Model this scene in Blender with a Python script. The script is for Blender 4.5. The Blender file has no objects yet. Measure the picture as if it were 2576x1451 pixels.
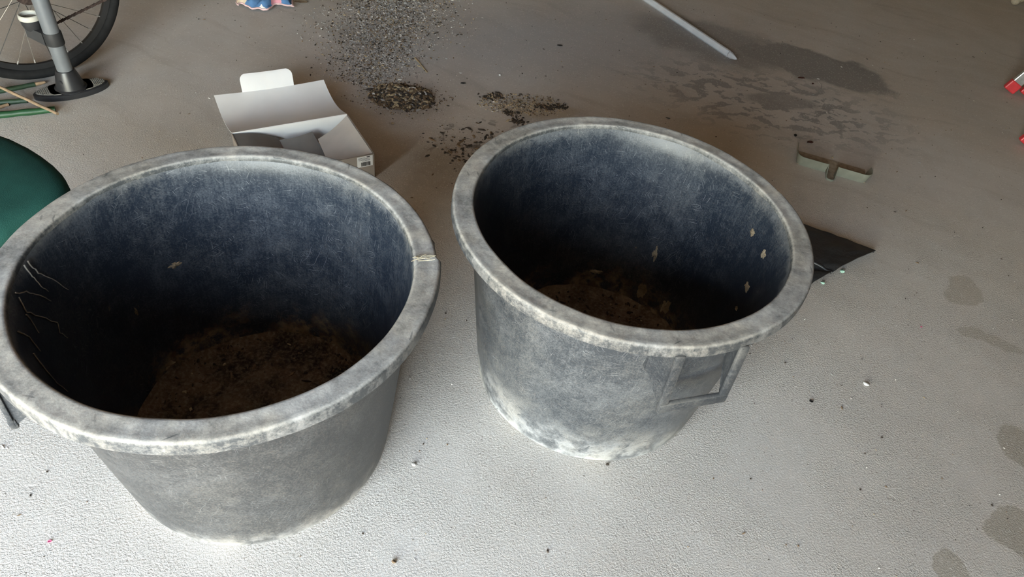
import bpy, bmesh, math, random
from mathutils import Vector, Matrix, noise
random.seed(7)
PI = math.pi
sc = bpy.context.scene
C = sc.collection

# ------------------------------------------------------------------ camera
FPX, CAMH, PITCH, ROLL, W, H = 1746.1, 1.4804, 0.7619, 0.1589, 2576, 1451
_f = Vector((0, math.cos(PITCH), -math.sin(PITCH)))
_r = Vector((1, 0, 0)); _u = _r.cross(_f)
CR = math.cos(ROLL) * _r + math.sin(ROLL) * _u
CU = -math.sin(ROLL) * _r + math.cos(ROLL) * _u
CAMP = Vector((0, 0, CAMH))
cam = bpy.data.cameras.new('camera'); cam.sensor_width = 36; cam.lens = 36 * FPX / W
cam.clip_start = 0.02
co = bpy.data.objects.new('camera', cam); C.objects.link(co)
co.matrix_world = Matrix(((CR.x, CU.x, -_f.x, 0), (CR.y, CU.y, -_f.y, 0), (CR.z, CU.z, -_f.z, CAMH), (0, 0, 0, 1)))
sc.camera = co

def ray(x, y): return (x - W / 2) / FPX * CR - (y - H / 2) / FPX * CU + _f
def at(x, y, z=0.0):
    """real floor (or height z) position of something measured in the photograph"""
    d = ray(x, y); return CAMP + d * ((z - CAMH) / d.z)
def onplane(x, y, p, n):
    d = ray(x, y); return CAMP + d * ((p - CAMP).dot(n) / d.dot(n))

# ------------------------------------------------------------------ light
w = bpy.data.worlds.new('sky'); sc.world = w; w.use_nodes = True
nt = w.node_tree; nt.nodes.clear()
sky = nt.nodes.new('ShaderNodeTexSky'); sky.sky_type = 'NISHITA'; sky.sun_disc = False
sky.sun_elevation = math.radians(48); sky.sun_rotation = math.radians(0)
sky.air_density = 1.0; sky.dust_density = 2.2; sky.ozone_density = 1.0
mul = nt.nodes.new('ShaderNodeMix'); mul.data_type = 'RGBA'; mul.blend_type = 'MULTIPLY'; mul.inputs[0].default_value = 1
mul.inputs[7].default_value = (1.0, 0.775, 0.55, 1)          # camera white balance for open shade
bg = nt.nodes.new('ShaderNodeBackground'); bg.inputs[1].default_value = 1.0
wo = nt.nodes.new('ShaderNodeOutputWorld')
nt.links.new(sky.outputs[0], mul.inputs[6]); nt.links.new(mul.outputs[2], bg.inputs[0]); nt.links.new(bg.outputs[0], wo.inputs[0])
DX0, DX1, DZ, DY = -2.2, 0.15, 2.1, -1.2                    # the open garage door behind the camera
pl = bpy.data.lights.new('door_portal', 'AREA'); pl.shape = 'RECTANGLE'; pl.size = DX1 - DX0; pl.size_y = DZ; pl.cycles.is_portal = True
po = bpy.data.objects.new('door_portal', pl); C.objects.link(po)
po.location = ((DX0 + DX1) / 2, DY - 0.21, DZ / 2); po.rotation_euler = (PI / 2, 0, 0)   # -Z faces +y
sc.view_settings.view_transform = 'Standard'; sc.view_settings.look = 'None'
sc.view_settings.gamma = 1.0; sc.view_settings.use_curve_mapping = False
sc.view_settings.exposure = 3.47
sc.cycles.max_bounces = 6; sc.cycles.diffuse_bounces = 4; sc.cycles.glossy_bounces = 3; sc.cycles.transmission_bounces = 2
sc.cycles.use_adaptive_sampling = True; sc.cycles.adaptive_threshold = 0.05
sc.cycles.caustics_reflective = False; sc.cycles.caustics_refractive = False

# ------------------------------------------------------------------ node helpers
class NT:
    def __init__(s, name):
        s.m = bpy.data.materials.new(name); s.m.use_nodes = True
        s.t = s.m.node_tree; s.b = s.t.nodes['Principled BSDF']
    def n(s, ty, **kw):
        x = s.t.nodes.new(ty)
        for k, v in kw.items(): setattr(x, k, v)
        return x
    def set(s, sock, v):
        if hasattr(v, 'is_output') or isinstance(v, bpy.types.NodeSocket): s.t.links.new(v, sock)
        else:
            if isinstance(v, (tuple, list)) and len(v) == 3 and len(getattr(sock, 'default_value', ())) == 4: v = (*v, 1)
            sock.default_value = v
    def math(s, op, a, b=0.0, c=None, clamp=False):
        x = s.n('ShaderNodeMath', operation=op, use_clamp=clamp); s.set(x.inputs[0], a); s.set(x.inputs[1], b)
        if c is not None: s.set(x.inputs[2], c)
        return x.outputs[0]
    def sub(s, a, b): return s.math('SUBTRACT', a, b)
    def add(s, a, b): return s.math('ADD', a, b)
    def mul(s, a, b): return s.math('MULTIPLY', a, b)
    def mx(s, a, b): return s.math('MAXIMUM', a, b)
    def ramp(s, v, a, b):                                   # smoothstep a..b
        x = s.n('ShaderNodeMapRange', interpolation_type='SMOOTHSTEP'); s.set(x.inputs[0], v)
        x.inputs[1].default_value = a; x.inputs[2].default_value = b; return x.outputs[0]
    def mix(s, f, a, b, bt='MIX'):
        x = s.n('ShaderNodeMix', data_type='RGBA', blend_type=bt); s.set(x.inputs[0], f); s.set(x.inputs[6], a); s.set(x.inputs[7], b); return x.outputs[2]
    def noise(s, vec, scale, det=4, rough=.55, dist=0, dims='3D'):
        x = s.n('ShaderNodeTexNoise', noise_dimensions=dims); s.set(x.inputs['Vector'], vec); x.inputs['Scale'].default_value = scale
        x.inputs['Detail'].default_value = det; x.inputs['Roughness'].default_value = rough; x.inputs['Distortion'].default_value = dist
        return x.outputs[0]
    def noisec(s, vec, scale, det=2):
        x = s.n('ShaderNodeTexNoise'); s.set(x.inputs['Vector'], vec); x.inputs['Scale'].default_value = scale; x.inputs['Detail'].default_value = det
        return x.outputs[1]
    def vor(s, vec, scale, feature='F1', dims='3D', rnd=1.0):
        x = s.n('ShaderNodeTexVoronoi', feature=feature, voronoi_dimensions=dims); s.set(x.inputs['Vector'], vec); x.inputs['Scale'].default_value = scale
        x.inputs['Randomness'].default_value = rnd; return x
    def vmath(s, op, a, b):
        x = s.n('ShaderNodeVectorMath', operation=op); s.set(x.inputs[0], a); s.set(x.inputs[1], b); return x.outputs[0]
    def vscale(s, a, k):
        x = s.n('ShaderNodeVectorMath', operation='SCALE'); s.set(x.inputs[0], a); s.set(x.inputs[3], k); return x.outputs[0]
    def mapt(s, vec, loc, rot, scale):                       # translate, rotate, then divide by scale
        x = s.n('ShaderNodeMapping', vector_type='TEXTURE'); s.set(x.inputs[0], vec)
        x.inputs[1].default_value = loc; x.inputs[2].default_value = rot; x.inputs[3].default_value = scale; return x.outputs[0]
    def warp(s, vec, scale, amp, det=2):
        return s.vmath('ADD', vec, s.vscale(s.vmath('SUBTRACT', s.noisec(vec, scale, det), (.5, .5, .5)), amp))
    def bump(s, h, strength, dist, nrm=None):
        x = s.n('ShaderNodeBump'); x.inputs['Strength'].default_value = strength; x.inputs['Distance'].default_value = dist
        s.set(x.inputs['Height'], h)
        if nrm is not None: s.set(x.inputs['Normal'], nrm)
        return x.outputs[0]
    def pos(s): return s.n('ShaderNodeNewGeometry').outputs['Position']
    def nrm(s): return s.n('ShaderNodeNewGeometry').outputs['Normal']
    def obj(s): return s.n('ShaderNodeTexCoord').outputs['Object']
    def uv(s): return s.n('ShaderNodeTexCoord').outputs['UV']
    def sep(s, v):
        x = s.n('ShaderNodeSeparateXYZ'); s.set(x.inputs[0], v); return x.outputs
    def fin(s, col, rough=.6, spec=.5, metal=0.0, normal=None):
        s.set(s.b.inputs['Base Color'], col); s.set(s.b.inputs['Roughness'], rough)
        s.b.inputs['Specular IOR Level'].default_value = spec; s.b.inputs['Metallic'].default_value = metal
        if normal is not None: s.set(s.b.inputs['Normal'], normal)
        return s.m

def simple(name, col, rough=.6, spec=.4, metal=0.0, var=.15, vs=30, bump=0.0, bs=200):
    m = NT(name); o = m.obj()
    n = m.noise(o, vs, 4)
    c = m.mix(m.ramp(n, .3, .7), tuple(x * (1 - var) for x in col), tuple(min(1, x * (1 + var)) for x in col))
    nr = m.bump(m.noise(o, bs, 3), bump, .002) if bump else None
    return m.fin(c, rough, spec, metal, nr)

def scratches(m, uv, specs):
    out = None
    wv = m.warp(uv, 11, .045)
    for k, (rot, L, wd, thr, keep, curl) in enumerate(specs):
        v = m.mapt(wv, (k * 1.7, k * .9, 0), (0, 0, rot), (L, wd, 1))
        vo = m.vor(v, 1.0, dims='2D')
        d = m.math('SUBTRACT', 1.0, m.ramp(vo.outputs['Distance'], thr * .5, thr))
        r = m.sep(vo.outputs['Color'])
        s = m.mul(m.mul(d, m.math('LESS_THAN', r[0], keep)), m.add(m.mul(r[1], .7), .3))
        out = s if out is None else m.mx(out, s)
    return out

SCR = [(1.1, .40, .0030, .13, .05, 0), (.25, .11, .0034, .14, .09, 0), (1.35, .10, .0032, .14, .12, 0), (-.7, .06, .0030, .15, .10, 0), (2.2, .045, .0030, .16, .10, 0)]

def tub_plastic(name, base, dust, cover, up=0.0, low=0.0, lowz=.10, scr=.5, mud=0.0, rough=.42, blotch=5.0, contrast=.5, stk=.2, top=None):
    """dark plastic with dust, scratches; cover = average dust, up = dust lying on level faces, low = dust near the floor"""
    m = NT(name); o = m.obj(); uv = m.uv(); oz = m.sep(o)[2]
    n1 = m.noise(o, blotch, 7, .68, .3)
    n2 = m.noise(o, blotch * 6, 6, .7)
    n3 = m.noise(o, 260, 2, .6)
    streak = m.noise(m.mapt(uv, (0, 0, 0), (0, 0, 0), (.006, .12, 1)), 1.0, 4, .6, dims='2D')
    d = m.add(m.mul(m.sub(n1, .5), 1.5 * contrast), m.mul(m.sub(n2, .5), 1.2 * contrast))
    d = m.add(d, m.mul(m.sub(streak, .5), stk))
    d = m.add(d, m.mul(m.sub(n3, .5), .40))
    if top: d = m.add(d, m.mul(m.ramp(m.add(oz, m.mul(m.sub(n2, .5), .05)), top - .03, top + .004), .22))
    fleck = m.ramp(m.noise(o, 130, 3, .7), .70, .76); d = m.add(d, m.mul(fleck, .25))
    d = m.add(d, cover)
    if up: d = m.add(d, m.mul(m.ramp(m.sep(m.nrm())[2], .3, .95), up))
    if low:
        zz = m.add(oz, m.mul(m.sub(n2, .5), .10))
        lowm = m.math('SUBTRACT', 1.0, m.ramp(zz, 0.0, lowz))
        d = m.add(d, m.mul(m.mul(lowm, low), m.add(m.ramp(m.noise(o, 13, 5, .7), .38, .62), .15)))
        d = m.add(d, m.mul(m.math('SUBTRACT', 1.0, m.ramp(oz, .004, .03)), .35))
    d = m.math('MAXIMUM', m.math('MINIMUM', d, .93), .0)
    col = m.mix(d, base, m.mix(m.ramp(m.noise(o, 7, 3, .6), .42, .62), dust, (dust[0] * 1.05, dust[1] * 1.0, dust[2] * .92)))
    s = scratches(m, uv, SCR)
    s = m.mul(s, m.mul(m.ramp(m.noise(o, 4, 3), .3, .6), scr))
    col = m.mix(s, col, (.33, .33, .33))
    # dark rubs where the dust is wiped off
    rub = scratches(m, uv, [(.9, .06, .012, .22, .10, .02), (-.4, .05, .010, .22, .08, .02)])
    col = m.mix(m.mul(rub, .7), col, tuple(x * 1.2 for x in base))
    if mud:
        zz = m.add(oz, m.mul(m.sub(m.noise(o, 9, 6, .7), .5), .42))
        mm = m.mul(m.math('SUBTRACT', 1.0, m.ramp(zz, .0, .13)), m.ramp(m.noise(o, 22, 6, .7), .42, .56))
        sp = m.mul(m.ramp(m.noise(o, 55, 3, .6), .70, .76), m.math('SUBTRACT', 1.0, m.ramp(oz, .15, .42)))
        mm = m.mx(mm, m.mul(sp, .7))
        mc = m.mix(m.ramp(m.noise(o, 35, 4), .35, .65), (.13, .085, .05), (.36, .27, .17))
        col = m.mix(m.mul(mm, mud), col, mc)
    hgt = m.add(m.mul(n2, .5), m.mul(n3, .35))
    rg = m.add(m.mul(d, .35), rough)
    return m.fin(col, rg, .45, 0, m.bump(hgt, .35, .002))

# ------------------------------------------------------------------ object helpers
def link(o, parent=None):
    C.objects.link(o)
    if parent is not None: o.parent = parent
    return o
def tag(o, label, cat, group=None, kind=None):
    o['label'] = label; o['category'] = cat
    if group: o['group'] = group
    if kind: o['kind'] = kind
    return o
def thing(name, label, cat, loc=(0, 0, 0), rotz=0, group=None):
    o = bpy.data.objects.new(name, None); o.empty_display_size = .05; link(o)
    o.location = loc; o.rotation_euler = (0, 0, rotz); return tag(o, label, cat, group)
def mesh(name, verts, faces, mats, parent=None, smooth=False, fm=None):
    me = bpy.data.meshes.new(name); me.from_pydata([tuple(v) for v in verts], [], faces); me.update()
    for mt in (mats if isinstance(mats, (list, tuple)) else [mats]): me.materials.append(mt)
    if smooth: me.polygons.foreach_set('use_smooth', [True] * len(me.polygons))
    if fm: me.polygons.foreach_set('material_index', fm)
    return link(bpy.data.objects.new(name, me), parent)
def fromb(name, bm, mats, parent=None, smooth=False):
    bmesh.ops.recalc_face_normals(bm, faces=bm.faces)
    me = bpy.data.meshes.new(name); bm.to_mesh(me); bm.free()
    for mt in (mats if isinstance(mats, (list, tuple)) else [mats]): me.materials.append(mt)
    if smooth: me.polygons.foreach_set('use_smooth', [True] * len(me.polygons))
    return link(bpy.data.objects.new(name, me), parent)
def autosmooth(o, ang=35):
    me = o.data; me.polygons.foreach_set('use_smooth', [True] * len(me.polygons))
    me.set_sharp_from_angle(angle=math.radians(ang)); return o
def boxb(bm, c, s, bevel=0.0, M=None):
    g = bmesh.ops.create_cube(bm, size=1)['verts']
    bmesh.ops.scale(bm, vec=s, verts=g); bmesh.ops.translate(bm, vec=c, verts=g)
    if bevel:
        e = list({e for v in g for e in v.link_edges})
        r = bmesh.ops.bevel(bm, geom=e, offset=bevel, segments=2, affect='EDGES', profile=.5); g = list({v for f in r['faces'] for v in f.verts} | {v for v in g if v.is_valid})
    if M is not None: bmesh.ops.transform(bm, matrix=M, verts=g)
def lathe(name, prof, mats, parent=None, seg=128, closed=True, rfun=None, sharp=30, midx=None, uvr=.35):
    """profile [(r,z)...] spun round z, with UVs in metres"""
    n = len(prof); vs = []; fs = []; uvs = []; fm = []
    L = [0]
    for a, b in zip(prof, prof[1:]): L.append(L[-1] + math.hypot(b[0] - a[0], b[1] - a[1]))
    L.append(L[-1] + math.hypot(prof[0][0] - prof[-1][0], prof[0][1] - prof[-1][1]))
    for k in range(seg):
        t = 2 * PI * k / seg
        for r, z in prof:
            dr, dz = rfun(t, r, z) if rfun else (0, 0)
            vs.append(((r + dr) * math.cos(t), (r + dr) * math.sin(t), z + dz))
    for k in range(seg):
        k2 = (k + 1) % seg
        for j in range(n if closed else n - 1):
            j2 = (j + 1) % n
            fs.append((k * n + j, k2 * n + j, k2 * n + j2, k * n + j2))
            u0, u1 = 2 * PI * k / seg * uvr, 2 * PI * (k + 1) / seg * uvr
            uvs += [(u0, L[j]), (u1, L[j]), (u1, L[j + 1]), (u0, L[j + 1])]
            if midx: fm.append(midx[j])
    o = mesh(name, vs, fs, mats, parent, True, fm or None)
    ul = o.data.uv_layers.new(name='UVMap')
    ul.data.foreach_set('uv', [c for p in uvs for c in p])
    o.data.set_sharp_from_angle(angle=math.radians(sharp))
    return o
def tube(name, pts, rad, mats, parent=None, seg=8, smooth=True, caps=True):
    pts = [Vector(p) for p in pts]; n = len(pts)
    rads = rad if isinstance(rad, (list, tuple)) else [rad] * n
    vs = []; fs = []; prev = None
    for i, p in enumerate(pts):
        t = (pts[min(i + 1, n - 1)] - pts[max(i - 1, 0)]).normalized()
        if prev is None: prev = t.orthogonal().normalized()
        a = (prev - t * prev.dot(t)).normalized(); prev = a; b = t.cross(a)
        for k in range(seg):
            q = 2 * PI * k / seg; vs.append(p + rads[i] * (math.cos(q) * a + math.sin(q) * b))
    for i in range(n - 1):
        for k in range(seg):
            fs.append((i * seg + k, i * seg + (k + 1) % seg, (i + 1) * seg + (k + 1) % seg, (i + 1) * seg + k))
    if caps: fs.append(tuple(range(seg))[::-1]); fs.append(tuple((n - 1) * seg + k for k in range(seg)))
    o = mesh(name, vs, fs, mats, parent, smooth)
    if smooth: o.data.set_sharp_from_angle(angle=math.radians(50))
    return o
def sheet(name, grid, mats, parent=None, t=.0015, smooth=True):
    """thin bent panel from a grid of points, given thickness t"""
    R, Cc = len(grid), len(grid[0]); vs = []; fs = []
    P = [[Vector(p) for p in row] for row in grid]
    def nrm(i, j):
        a = P[min(i + 1, R - 1)][j] - P[max(i - 1, 0)][j]; b = P[i][min(j + 1, Cc - 1)] - P[i][max(j - 1, 0)]
        n = a.cross(b); return n.normalized() if n.length > 1e-9 else Vector((0, 0, 1))
    for s in (.5, -.5):
        for i in range(R):
            for j in range(Cc): vs.append(P[i][j] + nrm(i, j) * t * s)
    N = R * Cc
    for i in range(R - 1):
        for j in range(Cc - 1):
            q = (i * Cc + j, i * Cc + j + 1, (i + 1) * Cc + j + 1, (i + 1) * Cc + j)
            fs.append(q); fs.append(tuple(N + k for k in q[::-1]))
    bd = [j for j in range(Cc)] + [i * Cc + Cc - 1 for i in range(1, R)] + [(R - 1) * Cc + j for j in range(Cc - 2, -1, -1)] + [i * Cc for i in range(R - 2, 0, -1)]
    for a, b in zip(bd, bd[1:] + bd[:1]): fs.append((b, a, a + N, b + N))
    o = mesh(name, vs, fs, mats, parent)
    return autosmooth(o, 40) if smooth else o
def bil(a, b, c, d, n=2, m=2):
    """bilinear grid a-b (first row) to d-c (last row)"""
    a, b, c, d = map(Vector, (a, b, c, d))
    return [[(a.lerp(b, j / (m - 1))).lerp(d.lerp(c, j / (m - 1)), i / (n - 1)) for j in range(m)] for i in range(n)]
def ribbon(name, path, t, mats, parent=None):
    """upright wall of thickness t along path of (x, y, zbottom, ztop, lean_out)"""
    n = len(path); vs = []; fs = []
    for i, (x, y, z0, z1, out) in enumerate(path):
        a = path[max(i - 1, 0)]; b = path[min(i + 1, n - 1)]
        d = Vector((b[0] - a[0], b[1] - a[1])).normalized(); nn = Vector((d.y, -d.x))
        for z, o in ((z0, 0), (z1, out)):
            for s in (-.5, .5): vs.append((x + nn.x * (o + s * t), y + nn.y * (o + s * t), z))
    for i in range(n - 1):
        a, b = 4 * i, 4 * i + 4
        fs += [(a, b, b + 2, a + 2), (a + 1, a + 3, b + 3, b + 1), (a + 2, b + 2, b + 3, a + 3), (a, a + 1, b + 1, b)]
    fs += [(0, 2, 3, 1), (4 * n - 4, 4 * n - 3, 4 * n - 1, 4 * n - 2)]
    return autosmooth(mesh(name, vs, fs, mats, parent), 40)
def chips(name, items, mats, parent=None):
    """many irregular bits joined in one mesh: items = (x, y, z, size, flat, material index)"""
    vs = []; fs = []; fm = []
    for x, y, z, s, fl, mi in items:
        b = len(vs); a0 = random.random() * 6.28; k = random.choice((4, 5, 5, 6)); st = random.choice((1.0, 1.2, 1.5, 2.0, 3.0))
        ca, sa = math.cos(a0), math.sin(a0)
        for lv in (0, 1):
            for q in range(k):
                t = 2 * PI * q / k + random.uniform(-.25, .25); r = s * .5 * random.uniform(.7, 1.1) * (1 if lv == 0 else random.uniform(.5, .85))
                px, py = r * math.cos(t) * st, r * math.sin(t)
                vs.append((x + px * ca - py * sa, y + px * sa + py * ca, z + lv * s * fl * random.uniform(.6, 1.1)))
        fs.append(tuple(b + k + q for q in range(k)))
        for q in range(k): fs.append((b + q, b + (q + 1) % k, b + k + (q + 1) % k, b + k + q))
        fm += [mi] * (k + 1)
    return mesh(name, vs, fs, mats, parent, False, fm)
def inell(cx, cy, rx, ry, rot=0, p=.5):
    a = random.random() * 6.283; r = random.random() ** p
    x, y = rx * r * math.cos(a), ry * r * math.sin(a)
    return cx + x * math.cos(rot) - y * math.sin(rot), cy + x * math.sin(rot) + y * math.cos(rot)

# ------------------------------------------------------------------ floor
def floor_material():
    m = NT('concrete'); p = m.pos(); px, py, pz = m.sep(p)
    wE = m.warp(p, 6, .30, 5); wp = m.warp(p, 5, .16, 4); w3 = m.warp(p, 11, .075, 4); wp2 = m.warp(p, 2.2, .30, 4)
    big = m.noise(p, 1.1, 4, .6, .6); mid = m.noise(wp, 4.5, 5, .65); vf = m.noise(p, 300, 2, .6)
    g1 = m.noise(m.mapt(p, (0, 0, 0), (0, 0, .5), (1.1, .95, 1)), 200, 3, .72, .15)
    pit = m.ramp(m.noise(p, 15, 3, .6), .66, .76)
    rgh = m.mul(m.math('SUBTRACT', 1.06, m.ramp(py, 1.5, 2.9)), m.add(m.ramp(m.noise(p, 3.3, 2, .5), .3, .65), .35))
    col = m.mix(m.ramp(big, .32, .68), (.50, .448, .390), (.535, .502, .468))
    col = m.mix(m.mul(m.ramp(mid, .38, .72), .40), col, (.395, .36, .322))
    # trowel sweeps: long drawn-out marks
    sw = m.noise(m.mapt(wp2, (0, 0, 0), (0, 0, -.35), (.9, .10, 1)), 1.0, 4, .6)
    col = m.mix(m.mul(m.ramp(sw, .5, .75), .40), col, (.58, .555, .525))
    col = m.mix(m.mul(m.math('SUBTRACT', 1, m.ramp(sw, .28, .46)), .40), col, (.33, .285, .24))
    def blob(x, y, rx, ry, rot, src=None, a=.75, b=1.05):
        v = m.mapt(src if src is not None else wp, (x, y, 0), (0, 0, rot), (rx, ry, 1))
        l = m.n('ShaderNodeVectorMath', operation='LENGTH'); m.set(l.inputs[0], v)
        return m.math('SUBTRACT', 1.0, m.ramp(l.outputs['Value'], a, b))
    def pb(x, y, rx, ry, rot, src=None, a=.75, b=1.05): q = at(x, y); return blob(q.x, q.y, rx, ry, rot, src, a, b)
    # paler floor tone towards the front
    col = m.mix(m.mul(m.math('SUBTRACT', 1.0, m.ramp(m.add(py, m.mul(m.sub(big, .5), 1.2)), 1.0, 2.5)), .75), col, (.55, .508, .466))
    # spilled earth tint round the sweepings, plus a wider brown patch nearer the tubs
    for a in ((-.56, 2.56, .24, .18, .2), (.0, 2.66, .23, .12, .25), (-.25, 2.18, .42, .26, .4)):
        col = m.mix(m.mul(blob(*a, a=.3, b=1.2), m.add(m.mul(mid, .6), .15)), col, (.215, .165, .115))
    col = m.mix(m.mul(blob(.01, 2.67, .20, .09, .22, a=.7, b=1.0), .6), col, (.42, .345, .25))
    dk = m.mul(pb(1200, 350, .30, .20, .5, w3, .3, 1.1), m.ramp(m.noise(w3, 15, 3, .6), .60, .66))
    col = m.mix(m.mul(dk, .75), col, (.085, .065, .05))
    # sooty band under the gravel
    col = m.mix(m.mul(blob(-.80, 3.15, .24, .75, .22, a=.2, b=1.2), .5), col, (.25, .24, .23))
    # bluish scuffs
    col = m.mix(m.mul(blob(.05, 3.40, 1.1, .60, .5, wp2, .2, 1.2), .65), col, (.345, .352, .375))
    # oil stain by the white stake and the mottled fringe in front of it
    st = m.mx(m.mul(pb(1800, 105, .55, .30, -.35, wE, .60, 1.05), .80), pb(2040, 165, .44, .21, -.30, wE, .80, 1.0))
    fr = m.mul(pb(1930, 255, .75, .42, -.12, wp, .35, 1.15), m.ramp(m.noise(m.mapt(w3, (0, 0, 0), (0, 0, .1), (1.5, 1, 1)), 17, 3, .55, .2), .515, .55))
    fr = m.mx(fr, m.mul(pb(1965, 255, .20, .075, .1, w3, .7, 1.05), .9))
    st = m.mx(st, m.mul(fr, .85))
    col = m.mix(m.mul(st, .74), col, (.165, .160, .160))
    # damp-looking patches at the lower right and faint ones by the bag
    wet = m.mx(pb(2575, 1130, .075, .085, .3, w3, .92, 1.0), pb(2560, 1335, .080, .075, .1, w3, .92, 1.0)); wet = m.mx(wet, pb(2395, 1430, .045, .055, .5, w3, .92, 1.0))
    wet = m.mx(wet, m.mul(pb(2425, 735, .10, .065, .9, w3, .85, 1.0), .8)); wet = m.mx(wet, m.mul(pb(2510, 860, .09, .03, -.5, w3, .8, 1.0), .7)); wet = m.mx(wet, m.mul(pb(2440, 830, .05, .03, .4, w3, .8, 1.0), .7))
    col = m.mix(m.mul(wet, .62), col, (.31, .268, .205))
    # aggregate speckle
    v1 = m.vor(p, 120); sp = m.sep(v1.outputs['Color'])
    agg = m.mul(m.math('LESS_THAN', v1.outputs['Distance'], .42), m.ramp(sp[0], .55, .95))
    col = m.mix(m.mul(agg, .35), col, (.70, .67, .63))
    agg2 = m.mul(m.math('LESS_THAN', v1.outputs['Distance'], .26), m.math('LESS_THAN', sp[1], .07))
    col = m.mix(m.mul(agg2, .55), col, (.20, .155, .12))
    col = m.mix(m.mul(m.ramp(m.sub(1.0, g1), .48, .72), m.mul(rgh, .38)), col, (.30, .265, .23))
    col = m.mix(m.mul(m.sub(vf, .5), .8), col, (.78, .75, .72))
    # relief: coarse grain where the surface is worn (front and right), trowelled smooth behind
    g = m.mul(m.sub(g1, m.mul(pit, .35)), rgh)
    return m.fin(col, m.sub(.85, m.mul(st, .25)), .3, 0, m.bump(g, .75, .0045))
M_floor = floor_material()
def struct(name, bm, mt):
    o = fromb(name, bm, mt); o['kind'] = 'structure'; return o
X0, X1, Y1, ZC, T = -3.3, 3.28, 6.2, 2.6, .2
def sb(name, lo, hi, mt):
    bm = bmesh.new(); boxb(bm, [(a + b) / 2 for a, b in zip(lo, hi)], [b - a for a, b in zip(lo, hi)]); return struct(name, bm, mt)
M_wall = simple('old_render', (.30, .24, .175), .9, .2, var=.12, vs=3, bump=.3, bs=60)
M_ceil = simple('limewash', (.35, .285, .215), .9, .2, var=.08, vs=4)
sb('floor', (X0 - T, DY - T, -.15), (X1 + T, Y1 + T, 0), M_floor)
sb('wall_left', (X0 - T, DY - T, 0), (X0, Y1 + T, ZC), M_wall)
sb('wall_right', (X1, DY - T, 0), (X1 + T, Y1 + T, ZC), M_wall)
sb('wall_back', (X0, Y1, 0), (X1, Y1 + T, ZC), M_wall)
sb('ceiling', (X0 - T, DY - T, ZC), (X1 + T, Y1 + T, ZC + T), M_ceil)
bm = bmesh.new()
for lo, hi in (((X0, DY - T, 0), (DX0, DY, ZC)), ((DX1, DY - T, 0), (X1, DY, ZC)), ((DX0, DY - T, DZ), (DX1, DY, ZC))):
    boxb(bm, [(a + b) / 2 for a, b in zip(lo, hi)], [b - a for a, b in zip(lo, hi)])
struct('wall_front', bm, M_wall)
M_yard = simple('yard_gravel', (.42, .39, .35), .95, .2, var=.2, vs=6, bump=.4, bs=40)
sb('ground_yard', (-30, -40, -.2), (30, DY - T, -.02), M_yard)

# ------------------------------------------------------------------ the two tubs
BASE = (.018, .0235, .034); DUST = (.45, .44, .425)
M_t1_out = tub_plastic('tub_skin_left', (.034, .034, .0345), (.36, .35, .34), .055, low=.60, lowz=.09, scr=.35, contrast=.22, rough=.50, stk=.04)
M_t2_out = tub_plastic('tub_skin_right', (.036, .040, .046), (.40, .405, .405), .085, low=.65, lowz=.20, scr=.5, stk=.08, contrast=.30, rough=.45)
M_t_in = tub_plastic('tub_inside', BASE, (.29, .30, .31), 0.05, scr=.60, stk=.16, top=.54, mud=.9, contrast=.32, rough=.40, blotch=4)
M_rim = tub_plastic('tub_rim_dusty', (.050, .053, .056), DUST, .13, up=.48, scr=.35, contrast=.95, rough=.5, blotch=9)
M_hand = tub_plastic('tub_handle', (.030, .033, .038), (.36, .355, .345), .08, up=.3, scr=.3, contrast=.4, rough=.45)

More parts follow.
